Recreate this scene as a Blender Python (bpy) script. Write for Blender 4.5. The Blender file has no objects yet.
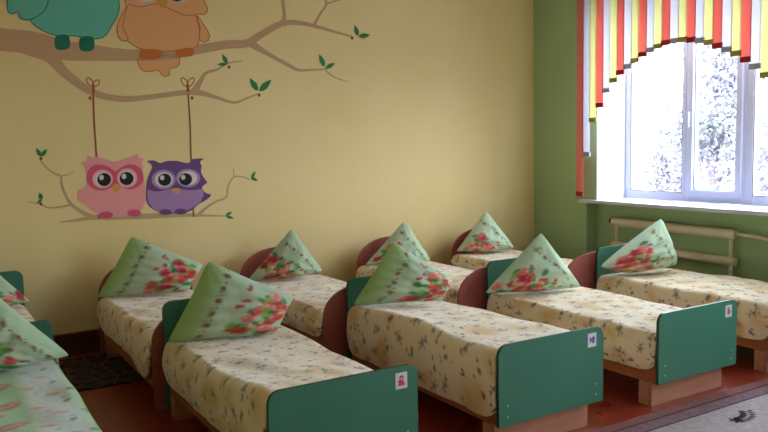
import bpy, bmesh, math, random
import numpy as np
from mathutils import Vector, Matrix

# ------------------------------------------------------------------ camera, world, exposure
sc = bpy.context.scene
COL = sc.collection
FPX, YAW, PITCH, ROLL, EYE = 760.373, math.radians(31.528), math.radians(5.346), math.radians(-1.139), 1.5
Fv = Vector((math.sin(YAW)*math.cos(PITCH), math.cos(YAW)*math.cos(PITCH), -math.sin(PITCH)))
R0 = Vector((math.cos(YAW), -math.sin(YAW), 0)); U0 = R0.cross(Fv)
Rv = math.cos(ROLL)*R0 + math.sin(ROLL)*U0
Uv = -math.sin(ROLL)*R0 + math.cos(ROLL)*U0
cd = bpy.data.cameras.new('camera'); cam = bpy.data.objects.new('camera', cd); COL.objects.link(cam)
cd.sensor_fit = 'HORIZONTAL'; cd.sensor_width = 36; cd.lens = 36*FPX/768
cd.clip_start = .05; cd.clip_end = 200
m = Matrix((Rv, Uv, -Fv)).transposed().to_4x4(); m.translation = Vector((0, 0, EYE)); cam.matrix_world = m
sc.camera = cam

world = bpy.data.worlds.new('sky'); sc.world = world; world.use_nodes = True
bg = world.node_tree.nodes['Background']
bg.inputs[0].default_value = (0.82, 0.88, 1.0, 1); bg.inputs[1].default_value = 5.6
sc.view_settings.view_transform = 'Standard'; sc.view_settings.look = 'None'
sc.view_settings.gamma = 1; sc.view_settings.use_curve_mapping = False
sc.view_settings.exposure = 1.58

XR, YW, ZC = 5.45, 5.90, 3.15          # right wall, back wall, ceiling
XL, YB = -1.9, -3.2                    # left wall, rear wall
WT = .46                               # right wall thickness
WINS = [(5.04, 3.12), (2.05, .13), (-.75, -2.67)]   # windows in the right wall (far, near edge)
WZ0, WZ1 = .94, 2.80

for i, (a, b) in enumerate(WINS):      # sky portals in the window openings
    ld = bpy.data.lights.new('window_portal', 'AREA'); ld.shape = 'RECTANGLE'
    ld.size = abs(a-b); ld.size_y = WZ1-WZ0; ld.cycles.is_portal = True
    lo = bpy.data.objects.new('window_portal', ld); COL.objects.link(lo)
    lo.location = (XR+WT+.03, (a+b)/2, (WZ0+WZ1)/2)
    lo.rotation_euler = Matrix(((0, 0, 1), (1, 0, 0), (0, 1, 0))).to_euler()

# ------------------------------------------------------------------ helpers
def lin(c):
    c = c/255.0
    return c/12.92 if c <= .04045 else ((c+.055)/1.055)**2.4
def rgb(r, g, b): return (lin(r), lin(g), lin(b), 1)

def mat(name, col, rough=.6, spec=.5, noise=None, bump=0, bscale=60, coat=0):
    """principled material; noise=(other colour, scale, amount)"""
    m = bpy.data.materials.new(name); m.use_nodes = True
    nt = m.node_tree; p = nt.nodes['Principled BSDF']
    p.inputs['Base Color'].default_value = col; p.inputs['Roughness'].default_value = rough
    p.inputs['Specular IOR Level'].default_value = spec
    if coat: p.inputs['Coat Weight'].default_value = coat; p.inputs['Coat Roughness'].default_value = .15
    tc = nt.nodes.new('ShaderNodeTexCoord')
    if noise:
        n = nt.nodes.new('ShaderNodeTexNoise'); n.inputs['Scale'].default_value = noise[1]; n.inputs['Detail'].default_value = 4
        r = nt.nodes.new('ShaderNodeMapRange'); r.inputs[1].default_value = .35; r.inputs[2].default_value = .65; r.inputs[4].default_value = noise[2]
        mx = nt.nodes.new('ShaderNodeMix'); mx.data_type = 'RGBA'
        mx.inputs[6].default_value = col; mx.inputs[7].default_value = noise[0]
        nt.links.new(tc.outputs['Object'], n.inputs['Vector']); nt.links.new(n.outputs[0], r.inputs[0])
        nt.links.new(r.outputs[0], mx.inputs[0]); nt.links.new(mx.outputs[2], p.inputs['Base Color'])
    if bump:
        n2 = nt.nodes.new('ShaderNodeTexNoise'); n2.inputs['Scale'].default_value = bscale; n2.inputs['Detail'].default_value = 3
        b = nt.nodes.new('ShaderNodeBump'); b.inputs['Strength'].default_value = bump; b.inputs['Distance'].default_value = .01
        nt.links.new(tc.outputs['Object'], n2.inputs['Vector']); nt.links.new(n2.outputs[0], b.inputs['Height'])
        nt.links.new(b.outputs[0], p.inputs['Normal'])
    return m

def wood(name, c1, c2, rough=.45, axis=0, scale=9):
    m = bpy.data.materials.new(name); m.use_nodes = True
    nt = m.node_tree; p = nt.nodes['Principled BSDF']; p.inputs['Roughness'].default_value = rough
    tc = nt.nodes.new('ShaderNodeTexCoord'); mp = nt.nodes.new('ShaderNodeMapping')
    s = [scale*2.5]*3; s[axis] = scale*.22; mp.inputs['Scale'].default_value = s
    n = nt.nodes.new('ShaderNodeTexNoise'); n.inputs['Detail'].default_value = 6; n.inputs['Scale'].default_value = 1.5
    cr = nt.nodes.new('ShaderNodeValToRGB'); cr.color_ramp.elements[0].color = c1; cr.color_ramp.elements[1].color = c2
    cr.color_ramp.elements[0].position = .3; cr.color_ramp.elements[1].position = .7
    nt.links.new(tc.outputs['Object'], mp.inputs[0]); nt.links.new(mp.outputs[0], n.inputs['Vector'])
    nt.links.new(n.outputs[0], cr.inputs[0]); nt.links.new(cr.outputs[0], p.inputs['Base Color'])
    return m

def cloth(name, rough=.9, bump=.25, bscale=45, sheen=.2):
    m = mat(name, (1, 1, 1, 1), rough, .15, None, bump, bscale)
    nt = m.node_tree; a = nt.nodes.new('ShaderNodeAttribute'); a.attribute_name = 'print'
    nt.links.new(a.outputs['Color'], nt.nodes['Principled BSDF'].inputs['Base Color'])
    nt.nodes['Principled BSDF'].inputs['Sheen Weight'].default_value = sheen; nt.nodes['Principled BSDF'].inputs['Sheen Roughness'].default_value = .45
    return m

def tag(o, label=None, cat=None, group=None, kind=None):
    if label: o['label'] = label
    if cat: o['category'] = cat
    if group: o['group'] = group
    if kind: o['kind'] = kind
    return o
def empty(name, loc=(0, 0, 0)):
    o = bpy.data.objects.new(name, None); COL.objects.link(o); o.location = loc; o.empty_display_size = .1; return o
def link(name, me, mats, parent=None, loc=(0, 0, 0), smooth=False):
    if not isinstance(mats, (list, tuple)): mats = [mats]
    for mm in mats: me.materials.append(mm)
    if smooth: me.polygons.foreach_set('use_smooth', [True]*len(me.polygons))
    o = bpy.data.objects.new(name, me); COL.objects.link(o); o.location = loc
    if parent: o.parent = parent
    return o
def build(name, bm, mats, parent=None, loc=(0, 0, 0), smooth=False):
    me = bpy.data.meshes.new(name); bmesh.ops.recalc_face_normals(bm, faces=bm.faces[:])
    bm.to_mesh(me); bm.free(); return link(name, me, mats, parent, loc, smooth)
def copy_tree(o, parent=None):
    c = o.copy(); COL.objects.link(c)
    if parent: c.parent = parent
    for ch in o.children: copy_tree(ch, c)
    return c
def box(bm, x0, x1, y0, y1, z0, z1, bev=0, mi=0):
    vs = [bm.verts.new((x, y, z)) for x in (x0, x1) for y in (y0, y1) for z in (z0, z1)]
    fs = [bm.faces.new([vs[i] for i in f]) for f in ((0, 1, 3, 2), (4, 6, 7, 5), (0, 4, 5, 1), (2, 3, 7, 6), (0, 2, 6, 4), (1, 5, 7, 3))]
    for f in fs: f.material_index = mi
    if bev:
        es = list({e for f in fs for e in f.edges})
        bmesh.ops.bevel(bm, geom=es, offset=bev, segments=2, affect='EDGES', profile=.5)
    return bm
def bx(name, b, mt, parent=None, bev=0, loc=(0, 0, 0)):
    return build(name, box(bmesh.new(), *b, bev), mt, parent, loc)
def tube(bm, pts, rad, seg=14):
    rings = []
    n = len(pts); P = [Vector(p) for p in pts]
    for i, p in enumerate(P):
        d = (P[min(i+1, n-1)]-P[max(i-1, 0)]).normalized()
        a = d.cross(Vector((0, 0, 1)) if abs(d.z) < .9 else Vector((0, 1, 0))).normalized(); b = d.cross(a)
        r = rad[i] if isinstance(rad, (list, tuple)) else rad
        rings.append([bm.verts.new(p+r*(math.cos(t)*a+math.sin(t)*b)) for t in [2*math.pi*k/seg for k in range(seg)]])
    for A, B in zip(rings, rings[1:]):
        for k in range(seg): bm.faces.new((A[k], A[(k+1) % seg], B[(k+1) % seg], B[k]))
    bm.faces.new(rings[0]); bm.faces.new(rings[-1][::-1])
    return bm
def prism_y(bm, prof, y0, y1, bev=0):
    """profile of (x,z) points extruded along y"""
    a = [bm.verts.new((x, y0, z)) for x, z in prof]; b = [bm.verts.new((x, y1, z)) for x, z in prof]
    f1 = bm.faces.new(a); f2 = bm.faces.new(b[::-1]); n = len(a)
    for i in range(n): bm.faces.new((a[i], b[i], b[(i+1) % n], a[(i+1) % n]))
    if bev:
        bmesh.ops.bevel(bm, geom=list(set(f1.edges) | set(f2.edges)), offset=bev, segments=2, affect='EDGES', profile=.5)
    return bm
def grid_mesh(name, P, wrap_close=False, cols=None):
    """P: (n,m,3) array -> mesh of quads, with a per-vertex colour"""
    n, k = P.shape[:2]; me = bpy.data.meshes.new(name)
    idx = np.arange(n*k).reshape(n, k)
    q = np.stack([idx[:-1, :-1], idx[1:, :-1], idx[1:, 1:], idx[:-1, 1:]], -1).reshape(-1, 4)
    me.from_pydata(P.reshape(-1, 3).tolist(), [], q.tolist())
    if cols is not None: setcol(me, cols.reshape(-1, 3))
    return me
def setcol(me, c):
    a = me.color_attributes.new('print', 'FLOAT_COLOR', 'POINT')
    c4 = np.ones((len(c), 4), np.float32); c4[:, :3] = c; a.data.foreach_set('color', c4.ravel())
def L3(r, g, b): return np.array([lin(r), lin(g), lin(b)])
def blob(C, X, Y, cx, cy, rx, ry, col, ang=0, soft=.25, amt=1.0, petals=0, pd=.2):
    dx, dy = X-cx, Y-cy; ca, sa = math.cos(ang), math.sin(ang)
    u, v = (dx*ca+dy*sa)/rx, (-dx*sa+dy*ca)/ry
    r = np.sqrt(u*u+v*v)
    if petals: r = r*(1+pd*np.cos(petals*np.arctan2(v, u)))
    w = np.clip((1-r)/soft, 0, 1)[..., None]*amt
    C[:] = C*(1-w)+col*w
def vnoise(X, Y, rng, amp, k, n=6):
    Z = np.zeros_like(X)
    for _ in range(n):
        a = rng.uniform(0, 2*math.pi); f = k*rng.uniform(.5, 1.6)
        Z += np.sin((X*math.cos(a)+Y*math.sin(a))*f+rng.uniform(0, 6.28))
    return Z*amp/math.sqrt(n)

# ------------------------------------------------------------------ materials
M = {}
M['yellow'] = mat('yellow wall paint', rgb(243, 221, 160), .55, .35, (rgb(238, 215, 150), 1.3, 1), .12, 25)
M['green'] = mat('green wall paint', rgb(172, 202, 154), .45, .4, (rgb(166, 196, 147), 1.5, 1), .1, 25)
M['dgreen'] = M['green']
M['white'] = mat('white ceiling paint', rgb(238, 238, 232), .7, .3)
M['reveal'] = mat('white plaster reveal', rgb(240, 242, 242), .6, .3)
M['pvc'] = mat('white window plastic', rgb(206, 210, 232), .3, .5)
M['gasket'] = mat('grey window gasket', rgb(120, 120, 126), .5)
M['skirt'] = mat('brown skirting paint', rgb(106, 52, 34), .4, .5, (rgb(92, 42, 28), 6, 1))
M['bed'] = mat('sea green laminate', rgb(62, 124, 101), .42, .45, (rgb(58, 118, 96), 3, 1))
M['bededge'] = mat('dark green edging', rgb(26, 74, 50), .45)
M['cherry'] = wood('cherry laminate', rgb(154, 80, 74), rgb(166, 90, 82), .4, 2)
M['rail'] = wood('orange brown laminate', rgb(160, 92, 52), rgb(182, 110, 66), .45, 1)
M['plinth'] = wood('pinkish beech laminate', rgb(176, 122, 98), rgb(196, 142, 116), .45, 0)
M['mattress'] = mat('mattress ticking', rgb(222, 214, 196), .9)
M['screw'] = mat('pale screw cap', rgb(150, 190, 178), .4)
M['cloth'] = cloth('printed flannel', .85, .25, 45, .5); M['pillow'] = cloth('printed cotton', .85, .2, 30)
M['pipe'] = mat('cream radiator paint', rgb(240, 228, 206), .35, .5, (rgb(228, 212, 186), 8, 1))
M['black'] = mat('black rubber', rgb(22, 22, 22), .5)

def floor_mat():
    m = bpy.data.materials.new('red brown painted boards'); m.use_nodes = True
    nt = m.node_tree; p = nt.nodes['Principled BSDF']; p.inputs['Roughness'].default_value = .24
    tc = nt.nodes.new('ShaderNodeTexCoord')
    mp = nt.nodes.new('ShaderNodeMapping'); mp.inputs['Rotation'].default_value = (0, 0, math.pi/2)
    br = nt.nodes.new('ShaderNodeTexBrick'); br.offset = .37
    br.inputs['Scale'].default_value = 1; br.inputs['Brick Width'].default_value = 3.4; br.inputs['Row Height'].default_value = .12
    br.inputs['Mortar Size'].default_value = .0025; br.inputs['Color1'].default_value = rgb(146, 58, 38)
    br.inputs['Color2'].default_value = rgb(142, 56, 36); br.inputs['Mortar'].default_value = rgb(70, 24, 14)
    n = nt.nodes.new('ShaderNodeTexNoise'); n.inputs['Scale'].default_value = 5; n.inputs['Detail'].default_value = 5
    mr = nt.nodes.new('ShaderNodeMapRange'); mr.inputs[3].default_value = .24; mr.inputs[4].default_value = .34
    b = nt.nodes.new('ShaderNodeBump'); b.inputs['Strength'].default_value = .08; b.inputs['Distance'].default_value = .004
    nt.links.new(tc.outputs['Object'], mp.inputs[0]); nt.links.new(mp.outputs[0], br.inputs[0])
    nt.links.new(br.outputs['Color'], p.inputs['Base Color'])
    nt.links.new(tc.outputs['Object'], n.inputs[0]); nt.links.new(n.outputs[0], mr.inputs[0]); nt.links.new(mr.outputs[0], p.inputs['Roughness'])
    nt.links.new(n.outputs[0], b.inputs['Height']); nt.links.new(b.outputs[0], p.inputs['Normal'])
    return m
M['floor'] = floor_mat()

def glass_mat():
    m = bpy.data.materials.new('window glass'); m.use_nodes = True; nt = m.node_tree
    for n in list(nt.nodes): nt.nodes.remove(n)
    o = nt.nodes.new('ShaderNodeOutputMaterial'); mx = nt.nodes.new('ShaderNodeMixShader')
    t = nt.nodes.new('ShaderNodeBsdfTransparent'); t.inputs[0].default_value = (.96, .98, .98, 1)
    g = nt.nodes.new('ShaderNodeBsdfGlossy'); g.inputs['Roughness'].default_value = .02; mx.inputs[0].default_value = .06
    nt.links.new(t.outputs[0], mx.inputs[1]); nt.links.new(g.outputs[0], mx.inputs[2]); nt.links.new(mx.outputs[0], o.inputs[0])
    return m
M['glass'] = glass_mat()

# ------------------------------------------------------------------ the room
def st(o): o['kind'] = 'structure'; return o
st(bx('floor', (XL-.2, XR+WT, YB-.2, YW+.2, -.15, 0), M['floor']))
st(bx('ceiling', (XL-.2, XR+WT, YB-.2, YW+.2, ZC, ZC+.15), M['white']))
st(bx('wall_back', (XL-.2, XR+WT, YW, YW+.2, 0, ZC), M['yellow']))
st(bx('wall_left', (XL-.2, XL, YB-.2, YW, 0, ZC), M['yellow']))
st(bx('wall_rear', (XL, XR+WT, YB-.2, YB, 0, ZC), M['yellow']))
bm = bmesh.new()
NX = XR+.14                                      # back of the radiator niches
edges = [YW]
for a, b in WINS: edges += [a+.13, b-.13]
edges.append(YB)
for i in range(0, len(edges), 2): box(bm, XR, XR+WT, edges[i+1], edges[i], 0, ZC)
for a, b in WINS:
    box(bm, NX, XR+WT, b-.13, a+.13, 0, WZ0-.03)
    box(bm, XR, XR+WT, b-.13, a+.13, WZ1, ZC)
    box(bm, XR, XR+WT, a+.012, a+.13, WZ0-.03, WZ1); box(bm, XR, XR+WT, b-.13, b-.012, WZ0-.03, WZ1)
st(build('wall_right', bm, M['green']))
for i, (a, b) in enumerate(WINS):                # white plaster lining of each window opening
    bm = bmesh.new()
    box(bm, XR+.001, XR+WT-.001, a, a+.011, WZ0, WZ1); box(bm, XR+.001, XR+WT-.001, b-.011, b, WZ0, WZ1)
    box(bm, XR+.001, XR+WT-.001, b, a, WZ1-.011, WZ1-.001)
    st(build('trim_%d' % (i+1), bm, M['reveal']))
bm = bmesh.new()
box(bm, XL, XR, YW-.022, YW, 0, .135); box(bm, XL, XR, YW-.034, YW, .135, .172, .006)
st(build('baseboard_back', bm, M['skirt']))
bm = bmesh.new()
for i in range(0, len(edges), 2): box(bm, XR-.02, XR, edges[i+1]+.01, edges[i]-.04, 0, .13, .004)
st(build('baseboard_right', bm, M['skirt']))
st(bx('baseboard_left', (XL, XL+.02, YB, YW-.04, 0, .15), M['skirt'], None, .004))

# windows: three lights, the middle one a sash
def make_window(n, ya, yb):
    x0, x1 = XR+.38, XR+.445
    r = empty('window_%d' % n, (x0, (ya+yb)/2, WZ0)); st(r)
    oy = (ya+yb)/2; X0, X1 = 0, x1-x0
    def fr(bm, y1, y0, z0, z1, wl, wr, wb, wt, dx=0):
        y1, y0 = y1-oy, y0-oy; z0 -= WZ0; z1 -= WZ0
        box(bm, X0+dx, X1, y1-wl, y1, z0, z1, .005); box(bm, X0+dx, X1, y0, y0+wr, z0, z1, .005)
        box(bm, X0+dx+.001, X1-.001, y0+wr, y1-wl, z0, z0+wb, .004); box(bm, X0+dx+.001, X1-.001, y0+wr, y1-wl, z1-wt, z1, .004)
    bm = bmesh.new()
    zb, zt = WZ0+.004, WZ1-.012
    d = ya-5.04
    fr(bm, ya-.001, 4.365+d, zb, zt, .058, .035, .075, .06)
    fr(bm, 4.363+d, 3.79+d, zb, zt, .035, .035, .075, .06)
    fr(bm, 3.788+d, yb+.001, zb, zt, .06, .06, .075, .06)
    build('window_frame', bm, M['pvc'], r)
    bm = bmesh.new(); fr(bm, 4.335+d, 3.818+d, zb+.055, zt-.04, .052, .052, .052, .052, -.022)
    s = build('sash', bm, M['pvc'], r)
    bm = bmesh.new(); box(bm, -.036, -.0225, 4.303+d-oy, 4.32+d-oy, .74, .80, .003); box(bm, -.055, -.038, 4.301+d-oy, 4.322+d-oy, .66, .79, .006)
    build('handle', bm, M['pvc'], s)
    bm = bmesh.new()
    def gk(y1, y0, z0, z1):
        t = .006; y1 -= oy; y0 -= oy; z0 -= WZ0; z1 -= WZ0; gx0, gx1 = .004, .03
        box(bm, gx0, gx1, y1-t, y1, z0, z1); box(bm, gx0, gx1, y0, y0+t, z0, z1); box(bm, gx0, gx1, y0+t, y1-t, z0, z0+t); box(bm, gx0, gx1, y0+t, y1-t, z1-t, z1)
    lights = [(ya-.06, 4.401+d, zb+.076, zt-.061), (4.282+d, 3.871+d, zb+.108, zt-.093), (3.727+d, yb+.062, zb+.076, zt-.061)]
    for l in lights: gk(*l)
    build('gasket', bm, M['gasket'], r)
    for (a, b, z0, z1) in lights:
        bm = bmesh.new(); box(bm, .033, .037, b-oy, a-oy, z0-WZ0, z1-WZ0); build('pane', bm, M['glass'], r)
    return r
for i, (a, b) in enumerate(WINS): make_window(i+1, a, b)
for i, (a, b) in enumerate(WINS):
    bm = bmesh.new(); box(bm, XR-.06, XR+WT-.06, b-.125 if False else b-.13, a+.185 if i == 0 else a+.13, WZ0-.028, WZ0+.002, .006)
    bm.free(); bm = bmesh.new()
    box(bm, XR-.065, XR, b-.18, a+.18, WZ0-.026, WZ0+.003); box(bm, XR, XR+.378, b+.001, a-.001, WZ0-.026, WZ0+.003)
    bmesh.ops.remove_doubles(bm, verts=bm.verts[:], dist=.0001)
    o = build('window_sill', bm, M['pvc']); tag(o, kind='structure'); o.name = 'trim_%d' % (i+4)

# ------------------------------------------------------------------ outside: ground and pale trees beyond the glass
M['snow'] = mat('pale ground outside', rgb(150, 150, 150), .9)
st(bx('ground', (XR+WT+.01, 60, -40, 50, -1.0, -.9), M['snow']))
M['bark'] = mat('grey bark', rgb(120, 112, 122), .9, .2)
M['leafm'] = mat('grey violet foliage', rgb(164, 160, 184), .9, .1, (rgb(112, 118, 116), .8, 1))
def tree(x, y, h, cr, seed, label, nleaf=2600):
    rr = random.Random(seed); r = empty('tree', (x, y, -.9))
    bm = bmesh.new(); tube(bm, [(0, 0, 0), (.05, .1, h*.3), (-.1, .05, h*.6), (0, 0, h*.85)], [.16, .13, .08, .03], 8)
    tips = []
    for k in range(26):
        z = h*rr.uniform(.22, .8); a = rr.uniform(0, 6.28); l = cr*rr.uniform(.5, 1)*(1.1-.6*z/h)
        e = Vector((math.cos(a)*l, math.sin(a)*l, z+l*.45)); mid = Vector((e.x*.5, e.y*.5, z+l*.3))
        tube(bm, [(0, 0, z), mid, e], [.045, .03, .01], 5); tips += [mid, e]
        for q in range(4):
            b = e.lerp(mid, rr.random()); c = b+Vector([rr.uniform(-.5, .5) for _ in range(3)]); tube(bm, [b, c], [.014, .005], 4); tips.append(c)
    build('trunk', bm, M['bark'], r)
    bm = bmesh.new()
    for k in range(nleaf):
        c = rr.choice(tips)+Vector([rr.gauss(0, .22) for _ in range(3)])
        u = Vector([rr.uniform(-1, 1) for _ in range(3)]).normalized()*rr.uniform(.04, .09); v = u.cross(Vector([rr.uniform(-1, 1) for _ in range(3)]).normalized())
        bm.faces.new([bm.verts.new(p) for p in (c-u, c+v*.6, c+u, c-v*.6)])
    o = build('foliage', bm, M['leafm'], r)
    return tag(r, label, 'tree', 'trees outside the window')
tree(14.0, 9.75, 5.6, 1.15, 3, 'pale bushy tree outside, filling the middle pane of the window', 9000)
tree(16.5, 12.9, 2.5, .9, 8, 'low pale tree outside, at the lower right of the left pane', 2500)
tree(12.2, 6.9, 3.3, 1.0, 5, 'darker tree outside, seen in the right-hand pane of the window', 5000)

# ------------------------------------------------------------------ vertical blinds with an arched lower edge
XB = XR-.12
slatc = {'red': mat('coral red blind fabric', rgb(238, 156, 148), .8), 'white': mat('white blind fabric', rgb(236, 236, 246), .8), 'yellow': mat('pale yellow blind fabric', rgb(242, 240, 196), .8)}
weightc = {'red': mat('dark red hem weight', rgb(190, 50, 56), .5), 'white': mat('grey hem weight', rgb(190, 190, 196), .5), 'yellow': mat('olive hem weight', rgb(190, 180, 100), .5)}
for k_, m_ in list(slatc.items())+list(weightc.items()):       # thin woven fabric lets daylight through
    nt = m_.node_tree; p = nt.nodes['Principled BSDF']; out = nt.nodes['Material Output']
    tr = nt.nodes.new('ShaderNodeBsdfTranslucent'); tr.inputs[0].default_value = p.inputs['Base Color'].default_value
    mx = nt.nodes.new('ShaderNodeMixShader'); mx.inputs[0].default_value = .5 if m_ in slatc.values() else .35
    nt.links.new(p.outputs[0], mx.inputs[1]); nt.links.new(tr.outputs[0], mx.inputs[2]); nt.links.new(mx.outputs[0], out.inputs[0])
zb = [.985, 1.36, 1.672, 1.803, 1.93, 2.013, 2.075, 2.12, 2.162, 2.205, 2.232, 2.256, 2.274, 2.28, 2.279, 2.269, 2.252, 2.228, 2.194, 2.156, 2.117, 2.064, 2.006, 1.935, 1.81, 1.67, 1.36, .985]
r = tag(empty('vertical_blind', (XB, 4.08, 3.02)), 'red, white and yellow striped vertical blind with an arched lower edge over the window', 'blind')
bx('headrail', (-.025, .025, -1.14, 1.14, -.03, .02), M['pvc'], r, .004)
nm = ['red', 'white', 'yellow']
for k in range(28):
    y0 = 5.185-.079*k-4.08; c = nm[k % 3]; z0 = zb[k]-3.02; bm = bmesh.new()
    tilt = 0
    vs = []
    for (dy, dx) in ((.004, .006+tilt*.3), (-.04, -.002), (-.084, -.006)):
        vs.append([bm.verts.new((dx*.6+(.004 if k % 2 else 0), y0+dy, z)) for z in (z0, (z0-.03)/2, -.03)])
    for A, B in zip(vs, vs[1:]):
        for j in range(2): bm.faces.new((A[j], A[j+1], B[j+1], B[j]))
    o = build('slat', bm, slatc[c], r, (0, 0, 0))
    sm = o.modifiers.new('thickness', 'SOLIDIFY'); sm.thickness = .0012
    dx = .004 if k % 2 else 0
    bx('hem_weight', (dx-.009, dx+.009, y0-.084, y0+.002, z0-.004, z0+.038), weightc[c], o, .003)
tag(r)

# ------------------------------------------------------------------ pipe radiator in the niche under the window
XP = XR+.075
r = tag(empty('pipe_radiator', (XP, 4.28, 0)), 'cream two-pipe radiator on the green wall under the window sill', 'radiator')
def pipe(name, pts, rad, mt=M['pipe'], par=r):
    bm = bmesh.new(); tube(bm, [(p[0]-XP, p[1]-4.28, p[2]) for p in pts], rad, 18)
    o = build(name, bm, mt, par, smooth=True); md = o.modifiers.new('edge', 'EDGE_SPLIT'); md.split_angle = .8; return o
u_ = pipe('upper_pipe', [(XP, 4.905, .744), (XP, 3.652, .731)], .040)
pipe('lower_pipe', [(XP, 4.905, .525), (XP, 3.652, .512)], .034)
pipe('connecting_pipe', [(XP-.012, 4.86, .05), (XP-.012, 4.86, .71)], .012)
pipe('connecting_pipe', [(XP-.012, 3.69, .30), (XP-.012, 3.69, .70)], .014)
pipe('end_cap', [(XP, 4.945, .750), (XP, 4.906, .744)], .020, M['black'])
pipe('supply_pipe', [(XP, 3.652, .738), (XP, 3.5, .733), (XP, 3.4, .722), (XP, 3.25, .708), (XP, 3.0, .70)], .014)

# ------------------------------------------------------------------ beds
YF, YH, BW = 2.713, 4.199, .705           # foot plane, head plane of the front row; bed width
def rounded(w, z0, z1, rad, n=6):
    pts = [(0, z0), (w, z0)]
    for cx, a0 in ((w-rad, 0), (rad, math.pi/2)):
        for k in range(n+1):
            a = a0+k*math.pi/2/n; pts.append((cx+rad*math.cos(a), z1-rad+rad*math.sin(a)))
    return pts
def arched(w, z0, ze, zp, n=22, e=2.3):
    pts = [(0, z0), (w, z0)]
    for k in range(n+1):
        u = math.cos(math.pi*k/n); s = max(0, 1-abs(u)**e)**(1/e)
        pts.append((w/2+w/2*u, ze+(zp-ze)*s))
    return pts
def sticker(parent, x, z, y, kind):
    bm = bmesh.new(); box(bm, x-.030, x+.030, y-.001, y, z-.036, z+.036)
    s = build('sticker', bm, mats_st['paper'], parent); s['label'] = 'white %s picture sticker' % kind
    def sh(pts, mt, d):
        bm = bmesh.new(); bm.faces.new([bm.verts.new((x+a, y-.001-d, z+b)) for a, b in pts]); build('print', bm, mats_st[mt], s)
    circ = lambda cx, cz, rx, rz, n=14: [(cx+rx*math.cos(2*math.pi*k/n), cz+rz*math.sin(2*math.pi*k/n)) for k in range(n)]
    if kind == 'pink':      # small figure in a pink dress with dark hair
        sh([(-.019, -.022), (.019, -.022), (.008, .004), (-.008, .004)], 'pink', .0004)
        sh(circ(0, .012, .011, .011), 'navy', .0004); sh(circ(0, .009, .007, .008), 'skin', .0007); sh(circ(-.012, -.004, .006, .008), 'pink', .0007)
    elif kind == 'blue':
        sh([(-.02, .02), (-.016, -.018), (-.004, -.004), (.004, -.02), (.018, -.014), (.02, .022), (.006, .008), (-.006, .01)], 'violet', .0004)
        sh(circ(.006, .012, .006, .006), 'navy', .0007)
    else:
        sh(circ(0, -.006, .017, .016), 'rose', .0004); sh(circ(-.004, .015, .009, .01), 'grey', .0004); sh(circ(.008, -.004, .005, .006), 'violet', .0007)
mats_st = {'paper': mat('white sticker paper', rgb(222, 218, 222), .5), 'pink': mat('pink print', rgb(214, 50, 96), .5), 'navy': mat('navy print', rgb(60, 40, 96), .5),
           'skin': mat('peach print', rgb(232, 170, 140), .5), 'violet': mat('violet print', rgb(96, 92, 168), .5), 'rose': mat('rose print', rgb(178, 110, 132), .5), 'grey': mat('grey print', rgb(130, 126, 150), .5)}

def frame_parts(r, w, y0, y1, mzt):
    """rails, slat base, plinth and mattress between head (y1) and foot (y0) panels"""
    for s in (0, 1):
        xa = .022 if s == 0 else w-.04
        bx('side_rail', (xa, xa+.018, y0, y1, .135, .29), M['rail'], r, .002)
    bx('slat_base', (.04, w-.04, y0, y1, .235, .25), M['rail'], r)
    bx('mattress', (.042, w-.042, y0+.01, y1-.01, .251, mzt-.115), M['mattress'], r, .02)

def green_bed(x, label, st_kind, zh=.657, mzt=.45, yf=YF, yh=YH, w=BW, group='green bunks of the front row'):
    r = tag(empty('childs_bed', (x, yf, 0)), label, 'bed', group); L = yh-yf
    for nm_, y0, z1 in (('footboard', 0, .543), ('headboard', L, zh)):
        z0 = .145 if nm_ == 'footboard' else .06
        y1 = y0+.018 if nm_ == 'footboard' else y0-.018
        bm = bmesh.new(); prism_y(bm, rounded(w, z0, z1, .05), min(y0, y1), max(y0, y1), .0015)
        bmesh.ops.recalc_face_normals(bm, faces=bm.faces[:])
        for f in bm.faces: f.material_index = 0 if abs(f.normal.y) > .9 else 1
        o = build(nm_, bm, [M['bed'], M['bededge']], r)
        if nm_ == 'footboard':
            for sx in (.055, w-.055):
                for sz in (.245, .19):
                    bm = bmesh.new(); tube(bm, [(sx, -.003, sz), (sx, 0, sz)], .006, 10); build('screw_cap', bm, M['screw'], o)
            if st_kind: sticker(o, w-.084, .480, 0, st_kind)
    frame_parts(r, w, .018, L-.018, mzt)
    for (px, py) in ((.0, .06), (.0, L-.10)):
        bx('plinth', (.02, w-.05, py, py+.02, 0, .144), M['plinth'], r, .002)
        bx('plinth', (.02, .038, py+.021, py+.09 if py < .5 else py+.08, 0, .134), M['plinth'], r, .002)
    return r
def cherry_bed(x, label, w=.69, yf=4.235, yh=5.70, mzt=.46):
    r = tag(empty('childs_bed', (x, yf, 0)), label, 'bed', 'cherry bunks of the back row'); L = yh-yf
    bm = bmesh.new(); prism_y(bm, arched(w, .05, .40, .615), 0, .018, .0015); build('footboard', bm, M['cherry'], r)
    bm = bmesh.new(); prism_y(bm, arched(w, .05, .43, .69), L-.018, L, .0015); build('headboard', bm, M['cherry'], r)
    frame_parts(r, w, .018, L-.018, mzt)
    for py in (.06, L-.08): bx('plinth', (.03, w-.03, py, py+.02, 0, .134), M['plinth'], r, .002)
    return r

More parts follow.
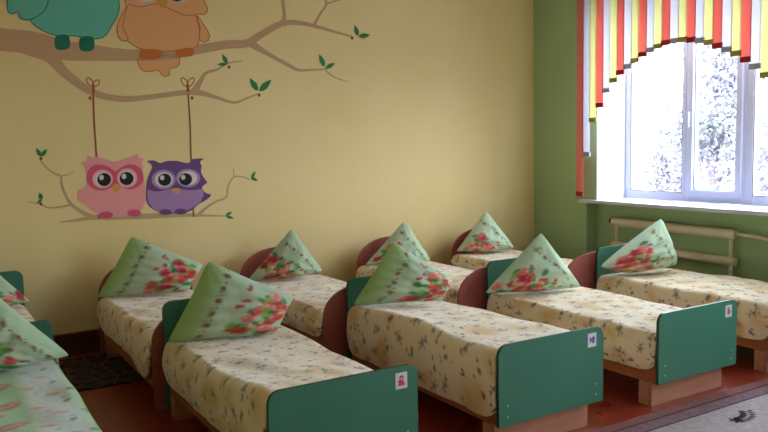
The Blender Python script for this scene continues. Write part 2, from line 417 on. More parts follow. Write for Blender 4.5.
FX = [1.115, 2.283, 3.424, 4.53]
MZF = [.452, .485, .44, .45]
fl = ['low green bed nearest the camera, pink figure sticker on its footboard',
      'low green bed in the middle of the front row, blue sticker on its footboard',
      'low green bed third from the left in the front row, greyish sticker on its footboard',
      'low green bed by the radiator, its foot running out of the right edge']
BX = [1.06, 2.135, 3.205, 4.225]
MZB = [.455, .455, .47, .475]
bl = ['cherry bed with arched ends against the yellow wall, leftmost of the back row',
      'cherry bed with arched ends, second from the left in the back row',
      'cherry bed with arched ends, third from the left in the back row',
      'cherry bed with arched ends in the far corner beside the green wall']
for i in range(4): green_bed(FX[i], fl[i], ['pink', 'blue', 'rose', 'rose'][i], mzt=MZF[i])
for i in range(4): cherry_bed(BX[i], bl[i], mzt=MZB[i])
green_bed(-.155, 'green bed at the lower left edge under a leaf-print blanket', None, zh=.635, mzt=.455, yf=2.42, yh=4.215, group='green bunks at the left edge')
green_bed(-.135, 'green bed at the far left against the yellow wall, only its head in view', None, zh=.715, mzt=.50, yf=4.24, yh=5.56, w=.70, group='green bunks at the left edge')

# ------------------------------------------------------------------ blankets
def motif_bears(C, S, T, rng, W, Ln):
    base = L3(240, 225, 194); C[:] = base
    for _ in range(56): blob(C, S, T, rng.uniform(0, W), rng.uniform(0, Ln), rng.uniform(.05, .13), rng.uniform(.05, .12), L3(216, 178, 100), rng.uniform(0, 3), .9, .7)
    for _ in range(16): blob(C, S, T, rng.uniform(0, W), rng.uniform(0, Ln), rng.uniform(.018, .034), rng.uniform(.014, .03), L3(226, 142, 70), rng.uniform(0, 3), .7, .7)
    g = .135; cols = [L3(80, 72, 92), L3(96, 72, 64), L3(66, 62, 80)]
    for i in range(int(W/g)+1):
        for j in range(int(Ln/g)+2):
            cx = (i+.5*(j % 2))*g+rng.normal(0, .015); cy = j*g*.9+rng.normal(0, .015)
            k = rng.integers(0, 3); col = cols[rng.integers(0, 3)]; a = rng.uniform(0, 6.28)
            if k == 0:       # bear: head, ears, body, limbs
                for (dx, dy, rx, ry) in (tuple(1.3*q_ for q_ in t_) for t_ in ((0, 0, .015, .020), (0, .026, .012, .011), (-.010, .036, .005, .005), (.010, .036, .005, .005), (-.017, .006, .009, .005), (.017, .008, .009, .005), (-.009, -.023, .006, .010), (.010, -.022, .006, .010))):
                    ca, sa = math.cos(a), math.sin(a); blob(C, S, T, cx+dx*ca-dy*sa, cy+dx*sa+dy*ca, rx, ry, col, a, .6, .8)
            elif k == 1:
                for q in range(5): blob(C, S, T, cx+rng.normal(0, .02), cy+rng.normal(0, .02), rng.uniform(.010, .019), rng.uniform(.008, .013), col, rng.uniform(0, 3), .5, .9)
            else:
                blob(C, S, T, cx, cy, .023, .015, col, a, .5, .85); blob(C, S, T, cx+.04, cy+.02, .012, .010, col, a, .5, .85); blob(C, S, T, cx-.03, cy+.035, .013, .009, col, a, .5, .8)
            if rng.random() < .6: blob(C, S, T, cx+rng.normal(0, .045), cy+rng.normal(0, .045), .007, .007, col, 0, .5, .85)
def motif_leaves(C, S, T, rng, W, Ln):
    C[:] = L3(208, 228, 224)
    for k in range(3): blob(C, S, T, .22+.41*k, Ln/2, .145, Ln*3, L3(140, 196, 116), 0, .35, .95)
    for i in range(3):
        for j in range(int(Ln/.135)+1):
            cx = .22+.41*i+rng.normal(0, .012)+(.03 if j % 2 else -.03); cy = .06+j*.135; a = .45+rng.normal(0, .15)
            blob(C, S, T, cx, cy, .088, .046, L3(150, 78, 32), a, .3, .92)
            for q in range(-2, 3): blob(C, S, T, cx+.030*q*math.cos(a), cy+.030*q*math.sin(a), .013, .020, L3(224, 146, 80), a+.5, .6, .75)
            blob(C, S, T, cx+.19, cy+.05, .040, .020, L3(222, 150, 84), -.5, .5, .85); blob(C, S, T, cx+.22, cy-.02, .012, .010, L3(90, 150, 150), 0, .5, .7)
            blob(C, S, T, cx-.13, cy+.07, .030, .016, L3(52, 140, 76), 1.0, .4, .85)
def blanket(x, yf, yh, w, zt, seed, label, motif=motif_bears, hem=.195, hemR=None, crown=.0, dz=lambda U, T: 0, corner=0, group='bear-print blankets'):
    rng = np.random.default_rng(seed); hemR = hemR or hem
    Ln = yh-yf; n1, n2 = 130, 130 if Ln > 1 else 100
    side = .25; W = w+2*side
    s = np.linspace(0, W, n1); t = np.linspace(0, Ln, n2); S, T = np.meshgrid(s, t, indexing='ij')
    C = np.zeros(S.shape+(3,)); motif(C, S, T, rng, W, Ln)
    tau = T/Ln
    Ztop = zt + (vnoise(S, T, rng, .010, 9) + vnoise(S, T*.6, rng, .0045, 24))*np.clip((Ln-T-.30)/.35, .25, 1)
    U = (S-side)/w
    Ztop = Ztop + dz(np.clip(U, 0, 1), tau)
    rad = .055
    X = np.zeros_like(S); Z = np.zeros_like(S)
    for sgn in (0, 1):
        d = (S-side) if sgn == 0 else (w+side-S)      # distance inward from the edge, <0 = hanging
        hh = hem if sgn == 0 else hemR
        q = np.clip(-d/side, 0, 1)
        lift = (.07 if not corner else .10)*np.exp(-T/.04)+.05*np.exp(-(Ln-T)/.04)     # hem corners rounded at foot and head
        hemz = hh+lift+vnoise(S*0+sgn, T, rng, .006, 9)-corner*.065*np.exp(-((T-.20)/.16)**2)
        bulge = .012*np.sin(np.pi*q)+vnoise(S, T, rng, .004, 16)*q
        inside = d >= rad
        # quarter round shoulder
        a = np.clip(d/rad, 0, 1)*math.pi/2
        xs = rad-rad*np.cos(a)*1.0; zs = Ztop-rad+rad*np.sin(a)
        xs = np.where(d >= rad, d, xs); zs = np.where(d >= rad, Ztop, zs)
        zh_ = Ztop-rad+( hemz-(Ztop-rad))*q
        xh = -bulge
        xx = np.where(d < 0, xh, xs); zz = np.where(d < 0, zh_, zs)
        msk = (S <= W/2) if sgn == 0 else (S > W/2)
        X = np.where(msk, xx if sgn == 0 else w-xx, X); Z = np.where(msk, zz, Z)
    Y = T.copy()
    Z = Z - .018*np.exp(-T/.03) - .012*np.exp(-(Ln-T)/.03)*np.where((U > 0) & (U < 1), 1, 0)
    P = np.stack([X, Y, Z], -1)
    me = grid_mesh('blanket', P, cols=C)
    o = link('blanket', me, M['cloth'], None, (x, yf, 0), True)
    sm = o.modifiers.new('thickness', 'SOLIDIFY'); sm.thickness = .014; sm.offset = -1
    return tag(o, label, 'blanket', group)
FLb = ['cream bear-print blanket on the nearest green bed, behind the pink-sticker footboard', 'cream bear-print blanket on the green bed with the blue sticker',
       'cream bear-print blanket on the green bed with the greyish pink sticker', 'cream bear-print blanket on the green bed beside the radiator']
dzs = [lambda U, T: .065*np.exp(-((T-.05)/.4)**2)*(1-U)-.035*U*np.exp(-T*3), lambda U, T: .035*(1-U)*np.sin(np.pi*np.clip(T*1.0, 0, 1))-.035*U*(.3+T)+.01, lambda U, T: -.02*(1-U)*(1-T)+.0*U, lambda U, T: 0*U]
for i in range(4):
    blanket(FX[i]-.004, YF+.022, YH-.022, BW+.008, MZF[i], 11+i, FLb[i], dz=dzs[i], hem=[.20, .175, .205, .20][i])
BLb = ['cream bear-print blanket with a hanging corner on the leftmost cherry bed', 'cream bear-print blanket on the second cherry bed from the left',
       'cream bear-print blanket on the third cherry bed from the left', 'cream bear-print blanket on the corner cherry bed']
for i in range(4):
    blanket(BX[i]-.006, 4.257, 5.678, .702, MZB[i], 31+i, BLb[i], hem=[.235, .27, .26, .33][i], corner=[1, 0, 0, 0][i], dz=lambda U, T: -.012*U)
blanket(-.159, 2.442, 4.193, BW+.008, .455, 51, 'pale green blanket with brown leaf print at the lower left edge', motif=motif_leaves, hem=.22, group='left edge blankets')
blanket(-.139, 4.262, 5.538, .708, .50, 52, 'cream blanket on the far left bed, behind the leaf-print one', hem=.25, group='left edge blankets')

# ------------------------------------------------------------------ pillows
def pillow_print(a, b, rng, mode):
    """a: 0 at the plain border edge .. 1, b along that edge; returns colours"""
    C = np.zeros(a.shape+(3,)); C[:] = L3(184, 208, 180)
    w = np.clip((.30-a)/.25, 0, 1)[..., None]; C[:] = C*(1-w)+(L3(158, 196, 124) if mode == 'left' else L3(182, 210, 176))*w
    if mode == 'right': C[:] = C*.5+L3(196, 220, 208)*.5
    # row of small dark red blossoms with olive leaves
    row = .22
    for k in range(6):
        cb = .09+.165*k; ca = row+rng.normal(0, .012)
        for q in range(4): blob(C, a, b, ca+rng.normal(0, .022), cb+rng.normal(0, .03), .030, .036, [L3(136, 160, 106), L3(108, 130, 92), L3(196, 170, 150)][q % 3], rng.uniform(0, 3), .6, .75)
        blob(C, a, b, ca, cb, .036, .040, L3(132, 40, 58) if k % 2 else L3(124, 84, 66), 0, .6, .8, 5, .15)
        blob(C, a, b, ca+.01, cb+.075, .016, .022, L3(96, 110, 104), .6, .4, .8); blob(C, a, b, ca-.03, cb+.06, .010, .014, L3(92, 128, 90), 0, .5, .8)
    for (ca, cb) in ((.47, .86), (.44, .60), (.50, .68), (.46, .2)):
        for q in range(4): blob(C, a, b, ca+rng.normal(0, .02), cb+rng.normal(0, .02), .030, .032, L3(178, 52, 92), 0, .5, .85)
        blob(C, a, b, ca, cb, .012, .012, L3(226, 190, 190), 0, .5, .8)
    # bouquets: leaves, then roses of a few petals
    for (ca, cb, n, sp) in ((.76, .26, 8, .12), (.80, .72, 8, .12), (.66, .48, 5, .09), (.92, .48, 5, .10), (.58, .18, 3, .06)):
        for q in range(n+4): blob(C, a, b, ca+rng.normal(0, sp), cb+rng.normal(0, sp), rng.uniform(.06, .10), rng.uniform(.035, .055), [L3(70, 150, 84), L3(128, 190, 84), L3(52, 128, 84)][q % 3], rng.uniform(0, 3), .35, .9)
        for q in range(n):
            x0, y0 = ca+rng.normal(0, sp*.8), cb+rng.normal(0, sp*.8); c = [L3(206, 80, 72), L3(222, 126, 118), L3(182, 56, 72), L3(230, 160, 150)][q % 4]
            blob(C, a, b, x0, y0, .085, .078, c, rng.uniform(0, 3), .3, .95, 5, .12)
            blob(C, a, b, x0+.008, y0, .046, .040, c*.75, rng.uniform(0, 3), .5, .7, 3, .3); blob(C, a, b, x0-.035, y0+.024, .028, .018, np.minimum(c*1.5+.08, 1), 0, .6, .7)
    return np.clip(C, 0, 1)
def pillow(cs, yl, xl, z0, th, seed, label, mode, bow=.045, rnd=.05, group='flowered pillows set up on their corners'):
    """cs: corners BL, TL(apex), TR, BR as (x, z) of the upright pillow at depth y0"""
    rng = np.random.default_rng(seed); n = 84
    u = (1-np.cos(np.linspace(0, math.pi, n)))/2; U, V = np.meshgrid(u, u, indexing='ij')
    cs = np.array(cs, float)
    zmin = cs[:, 1].min()
    B, Tl, Tr, Br = cs
    X = (1-U)*(1-V)*B[0]+(1-U)*V*Tl[0]+U*V*Tr[0]+U*(1-V)*Br[0]
    Z = (1-U)*(1-V)*B[1]+(1-U)*V*Tl[1]+U*V*Tr[1]+U*(1-V)*Br[1]
    cx, cz = X.mean(), Z.mean()
    # sides pull inward between the corners
    mu, mv = 4*U*(1-U), 4*V*(1-V)
    k = 1-bow*(mu*(1-mv)+mv*(1-mu))-rnd*(np.abs(2*U-1)*np.abs(2*V-1))**7
    X = cx+(X-cx)*k; Z = np.maximum(cz+(Z-cz)*k, zmin)
    prof = (np.sin(math.pi*U)*np.sin(math.pi*V))**.5
    wr = vnoise(U, V, rng, .085, 13)+vnoise(U, V, rng, .05, 30)
    # radial creases near the apex
    ang = np.arctan2(V-1, U+.001); rr = np.sqrt(U**2+(1-V)**2)
    wr = wr+.05*np.sin(ang*14)*np.exp(-rr*2.2)
    low = 1+.35*np.clip(1-(Z-zmin)/.35, 0, 1)
    H = th*1.15*prof*(1+wr)*low
    if mode in ('left',): a, b = U, V
    else: a, b = 1-V, U
    C = pillow_print(a, b, rng, mode)
    if mode == 'right': pass
    xm = X.mean(); Yc = yl+.18*(Z-z0)-.28*(X-xl); y0 = yl-.28*(xm-xl)
    curve = 0
    verts = []; cols = []
    F = np.stack([X-xm, Yc-H+curve-y0, Z-zmin], -1); Bk = np.stack([X-xm, Yc+H*.6+curve-y0, Z-zmin], -1)
    me = bpy.data.meshes.new('pillow')
    idx = np.arange(n*n).reshape(n, n)
    q = np.stack([idx[:-1, :-1], idx[1:, :-1], idx[1:, 1:], idx[:-1, 1:]], -1).reshape(-1, 4)
    me.from_pydata(np.concatenate([F.reshape(-1, 3), Bk.reshape(-1, 3)]).tolist(), [], q.tolist()+(q[:, ::-1]+n*n).tolist())
    setcol(me, np.concatenate([C.reshape(-1, 3), C.reshape(-1, 3)]))
    bm = bmesh.new(); bm.from_mesh(me); bmesh.ops.remove_doubles(bm, verts=bm.verts[:], dist=.0006); bm.to_mesh(me); bm.free()
    o = link('pillow', me, M['pillow'], None, (xm, y0, zmin), True)
    return tag(o, label, 'pillow', group)
PY, PB = 4.06, 5.58
pillow([(1.088, .452), (1.346, .886), (1.792, .652), (1.665, .450)], PY, 1.10, .450, .085, 1, 'flowered pale green pillow standing on the nearest green bed, plain border at its left', 'left')
pillow([(2.243, .510), (2.548, .898), (2.914, .628), (2.820, .498)], PY, 2.26, .495, .085, 2, 'flowered pale green pillow on the green bed with the blue sticker', 'left')
pillow([(3.290, .462), (3.769, .866), (4.030, .452), (3.624, .446)], PY, 3.31, .445, .085, 3, 'flowered pillow, red roses along its base, on the green bed third from the left', 'top')
pillow([(4.450, .530), (5.038, .880), (5.125, .505), (4.680, .462)], PY, 4.50, .465, .095, 4, 'bunched flowered pillow with a bent peak on the bed beside the radiator', 'top', -.02, .04)
pillow([(1.022, .462), (1.289, .890), (1.765, .652), (1.635, .458)], PB, 1.04, .458, .08, 5, 'flowered green pillow standing on the leftmost cherry bed', 'left')
pillow([(2.148, .462), (2.535, .858), (2.745, .495), (2.471, .456)], PB, 2.15, .458, .085, 6, 'flowered pillow on the second cherry bed, red roses at its left', 'top')
pillow([(3.217, .475), (3.614, .848), (3.806, .480), (3.497, .472)], PB, 3.24, .472, .08, 7, 'flowered pillow on the third cherry bed, half hidden behind another pillow', 'top')
pillow([(4.200, .507), (4.542, .868), (4.780, .506), (4.469, .478)], PB, 4.23, .478, .08, 8, 'flowered pillow in the far corner of the room beside the green wall', 'top')
pillow([(-.060, .468), (.188, .945), (.590, .512), (.275, .462)], PY, -.10, .462, .09, 9, 'large flowered pillow cut by the left edge on the leaf-print bed', 'top')
pillow([(-.02, .512), (.30, .87), (.575, .55), (.35, .508)], 5.44, -.10, .508, .07, 10, 'flowered pillow on the far left bed, mostly hidden behind the larger one', 'left')

# ------------------------------------------------------------------ rugs
def rug_light():
    r = tag(empty('floor_rug', (3.6, 2.7, 0)), 'grey beige rug with a striped border and dark curling flowers at the lower right', 'rug')
    dark = mat('dark rug line', rgb(78, 52, 58), .95); band = mat('dusty pink rug band', rgb(150, 104, 98), .95, .1, (rgb(138, 96, 94), 20, 1), .3, 200)
    band2 = mat('mauve rug band', rgb(146, 118, 124), .95, .1, (rgb(130, 102, 110), 24, 1), .3, 200)
    field = mat('grey beige rug pile', rgb(186, 176, 178), .95, .1, (rgb(170, 160, 164), 30, 1), .4, 200)
    X0, X1, Y1, Y0 = -3.0+.3, 1.55, 0.0, -2.9
    bx('rug_body', (X0, X1, Y0, Y1, .0, .006), band, r)
    def ring(name, o, wd, z, mt):
        bm = bmesh.new(); x0, x1, y0, y1 = X0+o, X1-o, Y0+o, Y1-o
        for q in ((x0, x1, y1-wd, y1), (x0, x1, y0, y0+wd), (x0, x0+wd, y0+wd, y1-wd), (x1-wd, x1, y0+wd, y1-wd)): box(bm, q[0], q[1], q[2], q[3], .006, z)
        build(name, bm, mt, r)
    ring('border_line', .070, .012, .0075, dark); ring('border_band', .082, .082, .0068, band2); ring('border_line', .164, .012, .0075, dark)
    bx('field', (X0+.176, X1-.176, Y0+.176, Y1-.176, .006, .0078), field, r)
    # curling flower sprays
    rr = random.Random(4)
    def spray(cx, cy, s, a0):
        bm = bmesh.new()
        def leaf(x, y, l, w, a):
            pts = []
            for k in range(9):
                t = k/8; pts.append((t*l, w*math.sin(math.pi*t)**.8))
            for k in range(7, 0, -1):
                t = k/8; pts.append((t*l, -w*math.sin(math.pi*t)**.8*.6))
            ca, sa = math.cos(a), math.sin(a)
            bm.faces.new([bm.verts.new((x+px*ca-py*sa, y+px*sa+py*ca, .0082)) for px, py in pts])
        for k in range(9):
            t = k/8; a = a0+1.6*t; x = cx+s*t*math.cos(a0+.7*t); y = cy+s*t*math.sin(a0+.7*t)
            leaf(x, y, s*.30, s*.075, a+1.0); leaf(x, y, s*.26, s*.07, a-1.2)
        for k in range(6): leaf(cx, cy, s*.26, s*.08, a0+k*1.05)
        build('flower_spray', bm, dark, r)
    for (x, y) in ((.02, -.33), (.33, -.38), (-.35, -.55), (.75, -.5), (.15, -.8), (-.9, -.45), (1.1, -.3), (-.2, -1.2), (.6, -1.1), (-1.1, -1.1)):
        spray(x, y, rr.uniform(.16, .2), rr.uniform(-.6, .9))
    return r
rug_light()
def rug_dark():
    m = bpy.data.materials.new('dark patterned pile'); m.use_nodes = True; nt = m.node_tree; p = nt.nodes['Principled BSDF']; p.inputs['Roughness'].default_value = .95
    tc = nt.nodes.new('ShaderNodeTexCoord'); v = nt.nodes.new('ShaderNodeTexVoronoi'); v.feature = 'DISTANCE_TO_EDGE'; v.inputs['Scale'].default_value = 9
    w = nt.nodes.new('ShaderNodeTexNoise'); w.inputs['Scale'].default_value = 14
    cr = nt.nodes.new('ShaderNodeValToRGB'); e = cr.color_ramp.elements; e[0].color = rgb(130, 92, 76); e[0].position = .0; e[1].color = rgb(40, 24, 22); e[1].position = .09
    mx = nt.nodes.new('ShaderNodeMix'); mx.data_type = 'RGBA'; mx.blend_type = 'MULTIPLY'; mx.inputs[0].default_value = .6
    nt.links.new(tc.outputs['Object'], v.inputs['Vector']); nt.links.new(tc.outputs['Object'], w.inputs['Vector']); nt.links.new(v.outputs['Distance'], cr.inputs[0])
    nt.links.new(cr.outputs[0], mx.inputs[6]); nt.links.new(w.outputs['Color'], mx.inputs[7]); nt.links.new(mx.outputs[2], p.inputs['Base Color'])
    o = bx('floor_rug', (-.45, .72, -.5, .32, 0, .009), m, None, .002, (.95, 5.46, 0))
    tag(o, 'dark patterned rug on the floor by the back wall at the left', 'rug')
rug_dark()

# ------------------------------------------------------------------ owl mural painted on the yellow wall
# the points below are read off the wall as it appears in the picture, and laid on the plane of the wall
def wp(x, y):
    d = Fv+Rv*((x-384)/FPX)-Uv*((y-216)/FPX); t = YW/d.y
    return (d.x*t, EYE+d.z*t)
MP = {}
def paint(name, r, g, b):
    if name not in MP: MP[name] = mat(name+' mural paint', rgb(r, g, b), .6, .3)
    return MP[name]
bark = paint('brown', 206, 166, 124); bark2 = paint('light brown', 200, 170, 122); rope = paint('rope brown', 160, 92, 46); lf = paint('leaf green', 42, 134, 70); lfd = paint('dark leaf green', 24, 106, 60)
mural = tag(empty('wall_mural', (wp(140, 120)[0], YW, wp(140, 120)[1])), 'owl mural on the yellow wall, four owls on tree branches with green leaves', 'mural')
MX, MZ = mural.location.x, mural.location.z
def catmull(pts, closed=True, n=5):
    out = []; N = len(pts)
    rng_ = range(N) if closed else range(N-1)
    for i in rng_:
        if closed: p = [pts[(i+k-1) % N] for k in range(4)]
        else: p = [pts[max(i-1, 0)], pts[i], pts[i+1], pts[min(i+2, N-1)]]
        for k in range(n):
            t = k/n
            out.append(tuple(.5*((2*p[1][j])+(-p[0][j]+p[2][j])*t+(2*p[0][j]-5*p[1][j]+4*p[2][j]-p[3][j])*t*t+(-p[0][j]+3*p[1][j]-3*p[2][j]+p[3][j])*t**3) for j in range(len(pts[0]))))
    if not closed: out.append(pts[-1])
    return out
def flat(bm, pts, layer, mi=0):
    vs = []
    for x, y in pts:
        X, Z = wp(x, y); vs.append(bm.verts.new((X-MX, -.0008-.0005*layer, Z-MZ)))
    f = bm.faces.new(vs); f.material_index = mi
    return f
def area(name, pts, mt, layer, parent=mural, smooth=True, outline=None):
    bm = bmesh.new(); pp = catmull(pts) if smooth else pts
    W_ = [wp(x, y) for x, y in pp]
    vs = [bm.verts.new((X-MX, -.0008-.0005*layer, Z-MZ)) for X, Z in W_]
    from mathutils.geometry import tessellate_polygon
    for t_ in tessellate_polygon([[Vector((X, Z, 0)) for X, Z in W_]]):
        if len(set(t_)) == 3: bm.faces.new([vs[i] for i in t_])
    mats = [mt]
    if outline:
        c = pp+[pp[0]]; ribbon(bm, [(a, b, outline[1]) for a, b in c], layer+.5, 1); mats.append(outline[0])
    return build2(name, bm, mats, parent)
def build2(name, bm, mats, parent):
    me = bpy.data.meshes.new(name)
    for f in bm.faces:
        f.normal_update()
        if f.normal.y > 0: f.normal_flip()
    bm.to_mesh(me); bm.free(); return link(name, me, mats, parent)
def ribbon(bm, pw, layer, mi=0):
    n = len(pw); L = []; R = []
    for i in range(n):
        a = pw[max(i-1, 0)]; b = pw[min(i+1, n-1)]; dx, dy = b[0]-a[0], b[1]-a[1]; l = math.hypot(dx, dy) or 1
        w = pw[i][2]/2; L.append((pw[i][0]-dy/l*w, pw[i][1]+dx/l*w)); R.append((pw[i][0]+dy/l*w, pw[i][1]-dx/l*w))
    def V(p):
        X, Z = wp(*p); return bm.verts.new((X-MX, -.0008-.0005*layer, Z-MZ))
    L = [V(p) for p in L]; R = [V(p) for p in R]
    for i in range(n-1):
        f = bm.faces.new((L[i], L[i+1], R[i+1], R[i])); f.material_index = mi
def strokes(name, lst, mt, layer, parent=mural):
    bm = bmesh.new()
    for i_, s in enumerate(lst): ribbon(bm, catmull(s, False, 6), layer+.12*i_)
    return build2(name, bm, [mt], parent)
def ell(cx, cy, rx, ry, n=20): return [(cx+rx*math.cos(2*math.pi*k/n), cy+ry*math.sin(2*math.pi*k/n)) for k in range(n)]

# the big tree: trunk-like bough, two long branches and twigs
strokes('bough', [
    [(-30, 36, 24), (0, 39.5, 23), (35, 43, 22), (62, 50, 20), (95, 53, 16), (125, 55, 12), (165, 54.5, 11), (200, 49, 9.5), (228, 44.5, 8.5), (246, 43.5, 8), (262, 34, 7), (282, 23.5, 6), (300, 23, 4.5), (318, 27, 3.5), (335, 32, 2.6), (352, 36.5, 2)],
    [(250, 43, 8), (268, 54, 4.5), (290, 66, 3.6), (298, 70, 3), (310, 70, 2.2), (327, 69, 1.6)],
    [(325, 70, 1.6), (334, 77, 1.4), (348, 82, .8)],
    [(283, 26, 7), (284, 16, 4), (283, 4, 3.4), (281, -12, 3.2)],
    [(313, 27, 3), (320, 14, 2.4), (326, 4, 2.2), (322, -10, 2)], [(325, 4, 2), (334, 1.5, 1.6), (345, -2, 1.2)],
    [(6, 43, 10), (34, 48.5, 17), (50, 56, 14), (62, 70, 10), (76, 82, 8.5), (92, 92, 7), (108, 97, 6.5), (126, 99, 6), (150, 97, 5.2), (180, 93, 5.2), (198, 92.5, 6), (215, 97, 3.6), (234, 102.5, 2.6), (247, 98, 2), (258, 94, 1.6)],
    [(194, 92, 8), (201, 80, 4.5), (206, 73, 3), (217, 69.5, 2.2), (229, 63, 1.4), (243, 61, .8)]], bark, 1)
strokes('swing_perch', [
    [(60, 222, 1.2), (78, 220, 3), (92, 217.5, 4.5), (115, 217, 5.6), (150, 216, 5.2), (180, 215, 4.2), (205, 215.5, 2.2), (226, 216, 1)],
    [(92, 217, 5), (80, 211, 4), (70, 203, 3.2), (66, 196, 2.6), (62, 186, 2.6), (61, 176, 2)], [(61, 176, 2), (52, 172, 1.6), (44, 165, 1.3), (39, 158, 1.1)], [(62, 176, 1.6), (68, 174.5, 1), (74, 172, .7)],
    [(70, 205, 2), (60, 207, 2), (48, 207.5, 1.6), (40, 204, 1.4), (26, 202, .6)],
    [(198, 215, 4), (207, 207, 2.6), (216, 201.5, 2), (226, 197, 1.8), (228, 186, 1.6), (234, 177, 1.5), (243, 177, 1.3), (250, 179.5, 1)], [(234, 177, 1.2), (233, 168, .7)]], bark2, 1)
for pts, w in (([(93, 88), (94, 120), (96.5, 160), (99, 219)], 1.9), ([(188, 94), (190, 125), (191, 160), (193.5, 217)], 1.7)):
    strokes('swing_rope', [[(x, y, w) for x, y in pts]], rope, 2)
for (cx, cy, loops) in ((93, 86, ((-2.6, 1.2, 8), (2.4, .6, 6.6))), (187.5, 86, ((-2.2, .4, 8), (2.0, .1, 8)))):
    ls = []
    for (tx, w, hh) in loops:
        sg = 1 if tx > 0 else -1; an = sg*math.radians(38 if hh > 7 else 48)
        pts = []
        for t in range(17):
            q = 2*math.pi*t/16; u = hh*.62*(1-math.cos(q)); v = 2.5*math.sin(q)
            pts.append((cx+u*math.sin(an)+v*math.cos(an), cy-u*math.cos(an)+v*math.sin(an), 1.0))
        ls.append(pts)
    ls.append([(cx, cy-1, 2.6), (cx+.6, cy+6, 2.6)])
    strokes('rope_bow', ls, rope, 3)
def leaf(tip, base, w, mt=lf):
    (x0, y0), (x1, y1) = base, tip; dx, dy = x1-x0, y1-y0; l = math.hypot(dx, dy); nx, ny = -dy/l, dx/l
    P = [(x0, y0)]+[(x0+dx*t+nx*w*s, y0+dy*t+ny*w*s) for t, s in ((.2, .75), (.45, 1), (.75, .6))]+[(x1, y1)]+[(x0+dx*t-nx*w*s, y0+dy*t-ny*w*s) for t, s in ((.75, .6), (.45, 1), (.2, .75))]
    area('leaf', P, mt, 2, mural, False)
for a in (((222, 54), (227.5, 64), 2.2), ((217, 64.5), (227, 64), 1.6), ((249.5, 78), (258, 91), 3), ((271.5, 79.5), (259, 91.5), 3.4), ((319, 54), (324.5, 67), 2.6), ((335, 63), (325, 68.5), 2.3),
          ((354.5, 25), (358, 36), 2.4), ((370, 35), (358.5, 36.5), 2.6), ((36, 148), (41, 156.5), 2.2), ((47, 149), (41, 156.5), 2.2), ((39.5, 192.5), (41.5, 200), 2.4), ((36.5, 203), (42, 200), 1.3),
          ((255.5, 171), (251, 179), 1.6), ((258, 180.5), (251, 178), 1.7), ((232, 212), (225.5, 215.5), 1.5), ((234, 218.5), (225.5, 216), 1.5)): leaf(*a)
for c in ((259, 95), (41, 158.5), (41, 204), (90, 98), (192, 98), (229, 67), (352, 38)): area('bud', ell(*c, 1.6, 1.8, 8), rope, 2.4, mural, False)

def eye(par, cx, cy, r1, r2, px, py, pr, iris, L=6):
    e = area('eye', ell(cx, cy, r1, r2), iris, L, par, False)
    area('eye_white', ell(cx+.2, cy, r1*.76, r2*.76), paint('eye white', 226, 218, 214), L+1, e, False)
    area('pupil', ell(px, py, pr, pr*.95), paint('black', 26, 24, 26), L+2, e, False)
    area('glint', ell(px-pr*.38, py-pr*.3, pr*.34, pr*.4, 10), paint('eye white', 226, 218, 214), L+3, e, False)
pk, pkd, pko = paint('pink', 240, 160, 158), paint('deep pink', 220, 92, 116), paint('light pink', 244, 178, 178)
beak = paint('beak orange', 224, 160, 66)
# pink owl on the swing
P0 = [(88, 156), (91, 157.5), (98, 157), (108, 160), (115, 161.5), (122, 159.5), (131, 156.5), (138, 154), (138.5, 158), (143, 158.5), (141.5, 163), (143, 167), (142.5, 172), (144, 180), (145.5, 190), (146, 199), (143, 207), (138, 213), (128, 216), (112, 216.5), (100, 215), (92, 210.5), (87, 206), (85, 204.5), (80, 202), (77, 197), (78.5, 191), (84, 188), (87, 184), (86.5, 175), (84.5, 168), (81.5, 162.5), (86, 161.5)]
ow = area('owl', P0, pk, 3); ow['label'] = 'pink owl on the swing'
area('face_mask', [(87.5, 172), (92, 166), (99, 164.5), (107, 166), (113, 170), (116, 171), (120, 168), (128, 164.5), (136, 165.5), (141.5, 170), (143.5, 178), (141, 184), (134, 188.5), (127, 189), (119, 185), (115, 184), (110, 188), (103, 190.5), (94, 189), (88, 184), (86.5, 178)], pkd, 4.5, ow)
for e in ((102.5, 179, 10.3, 9.4, 104, 179.5, 6.9), (127, 178, 10.3, 9.6, 126.5, 178.5, 7)): eye(ow, *e, pko)
area('beak', [(111.5, 188), (112.5, 185.5), (116, 185), (119.5, 185.5), (120.5, 188), (117, 192), (115.5, 192.5)], beak, 7, ow)
for c in ((106, 215), (134, 213)): area('foot', ell(c[0], c[1], 7, 3.6, 14), pkd, 6, ow)
# purple owl
pu, pud, puo = paint('lilac', 172, 134, 184), paint('dark purple', 112, 72, 132), paint('light lilac', 178, 146, 184)
P1 = [(147, 161), (154, 160.5), (160, 163), (167, 161), (177, 161), (187, 163), (191, 161), (192.5, 159), (203, 158.5), (200, 162), (201.5, 166), (201, 172), (204, 178), (207, 182.5), (204, 185), (202, 188), (206, 193), (211, 195), (206, 200), (199, 204), (190, 211), (180, 213), (167, 213.5), (157, 211), (149, 206), (146, 199), (146, 190), (147, 180), (150, 172), (152, 167), (150, 163.5)]
ow = area('owl', P1, pud, 3); ow['label'] = 'purple owl on the swing'
area('belly', [(148, 190), (156, 191.5), (166, 190), (175, 188), (186, 190), (195, 190), (202, 189), (203.5, 194), (200, 202), (190, 209), (179, 212), (166, 212.5), (156, 210), (149.5, 204), (147.5, 197)], pu, 4.5, ow)
for e in ((163.5, 179.5, 12, 9.8, 164.5, 179.7, 6.6), (188, 178, 12, 9.2, 185.5, 179.2, 6.4)): eye(ow, *e, puo)
area('beak', [(172, 191), (172.8, 188.5), (176, 188), (179.5, 188.7), (180, 191), (177, 193.5), (175, 193.5)], beak, 7.5, ow)
for c in ((165.5, 212), (180.5, 211.5)): area('foot', ell(c[0], c[1], 6.2, 2.9, 14), pud, 6, ow)
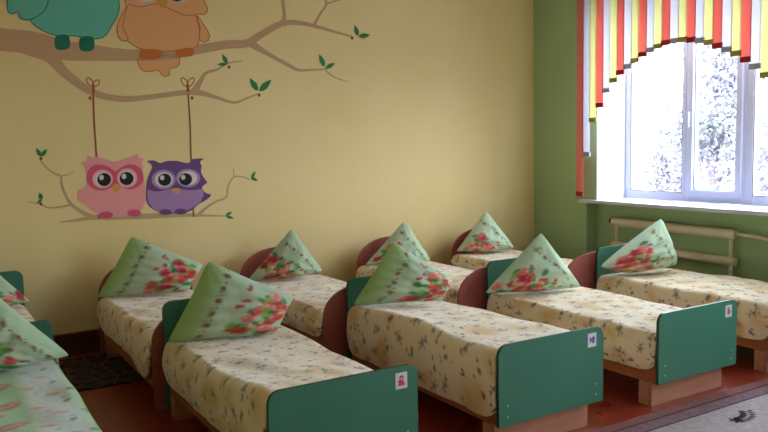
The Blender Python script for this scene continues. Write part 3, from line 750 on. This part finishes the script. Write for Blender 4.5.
# teal owl on the bough (its head above the picture's edge)
te, ted = paint('teal', 104, 192, 168), paint('dark teal', 34, 122, 96)
ow = area('owl', [(30, 19), (40, 29), (56, 35.5), (75, 36), (95, 39), (106, 35), (112, 25), (118, 14), (119, 2), (114, -16), (112, -42), (118, -60), (96, -52), (76, -56), (54, -50), (36, -58), (40, -38), (36, -18), (30, 0)], te, 3, outline=(ted, 1.0)); ow['label'] = 'teal owl on the bough'
area('wing', [(8, -8), (7, 2), (8, 11), (12, 14), (18, 12), (20, 18), (28, 20), (36, 17), (43, 12), (47.5, 4), (47, -8), (36, -20), (18, -18)], te, 4, ow, outline=(ted, 1.1))
for c in ((62.5, 43), (87, 44.5)): area('foot', [(c[0]-8, c[1]+1), (c[0]-7, c[1]-6), (c[0], c[1]-8.5), (c[0]+6.5, c[1]-6), (c[0]+7, c[1]+4), (c[0]+1, c[1]+7), (c[0]-6, c[1]+6)], ted, 5, ow)
for e in ((60, -22, 16, 15, 63, -21, 8), (95, -22, 16, 15, 92, -21, 8)): eye(ow, *e, paint('light teal', 150, 204, 184))
area('beak', [(72, -10), (77, -13), (82, -10), (77, -2)], beak, 7, ow)
# peach owl
pe, ped = paint('peach', 238, 176, 116), paint('deep peach', 196, 112, 58)
ow = area('owl', [(124, -2), (126, 6), (122.5, 16), (121, 26), (124, 36), (133, 45), (145, 50), (170, 51), (194, 48), (199, 40), (199, 28), (196, 15), (204, 14.5), (207.5, 9), (204, 0), (206, -14), (196, -36), (206, -50), (184, -44), (166, -46), (146, -44), (126, -52), (132, -34), (124, -16)], pe, 3, outline=(ped, .9)); ow['label'] = 'peach owl on the bough'
for w in ([(127, 6), (120, 18), (117, 30), (119, 38), (124, 41), (128, 39), (123, 28), (124, 18)], [(197, 16), (203, 24), (209, 34), (208.5, 40), (203, 42), (199, 38), (200, 28)]): area('wing', w, pe, 4, ow, outline=(ped, .9))
area('tail', [(138, 58), (139, 66), (144, 71), (150, 71.5), (158, 70.5), (163, 76), (169, 75), (170, 69), (178, 66), (179, 58), (168, 56), (150, 56)], pe, .5, ow, outline=(ped, .8))
for w in ([(141, 50), (160, 50), (161, 57), (150, 59.5), (141, 58)], [(176, 50), (192, 48), (193, 55), (184, 57), (177, 56)]): area('foot', w, paint('orange', 212, 116, 50), 5, ow)
strokes('chest_line', [[(128, 4, .8), (140, 7, .9), (156, 4, .8), (172, 10, .9), (184, 15, .9), (197, 15, .8)]], ped, 4.6, ow)
for e in ((146, -8, 15, 13, 149, -9, 8.5), (178, -8, 15, 13, 177, -6.5, 8.5)): eye(ow, *e, paint('light peach', 232, 186, 140))
area('beak', [(156, 1), (162, -3), (167, 1), (163, 9)], beak, 7, ow)
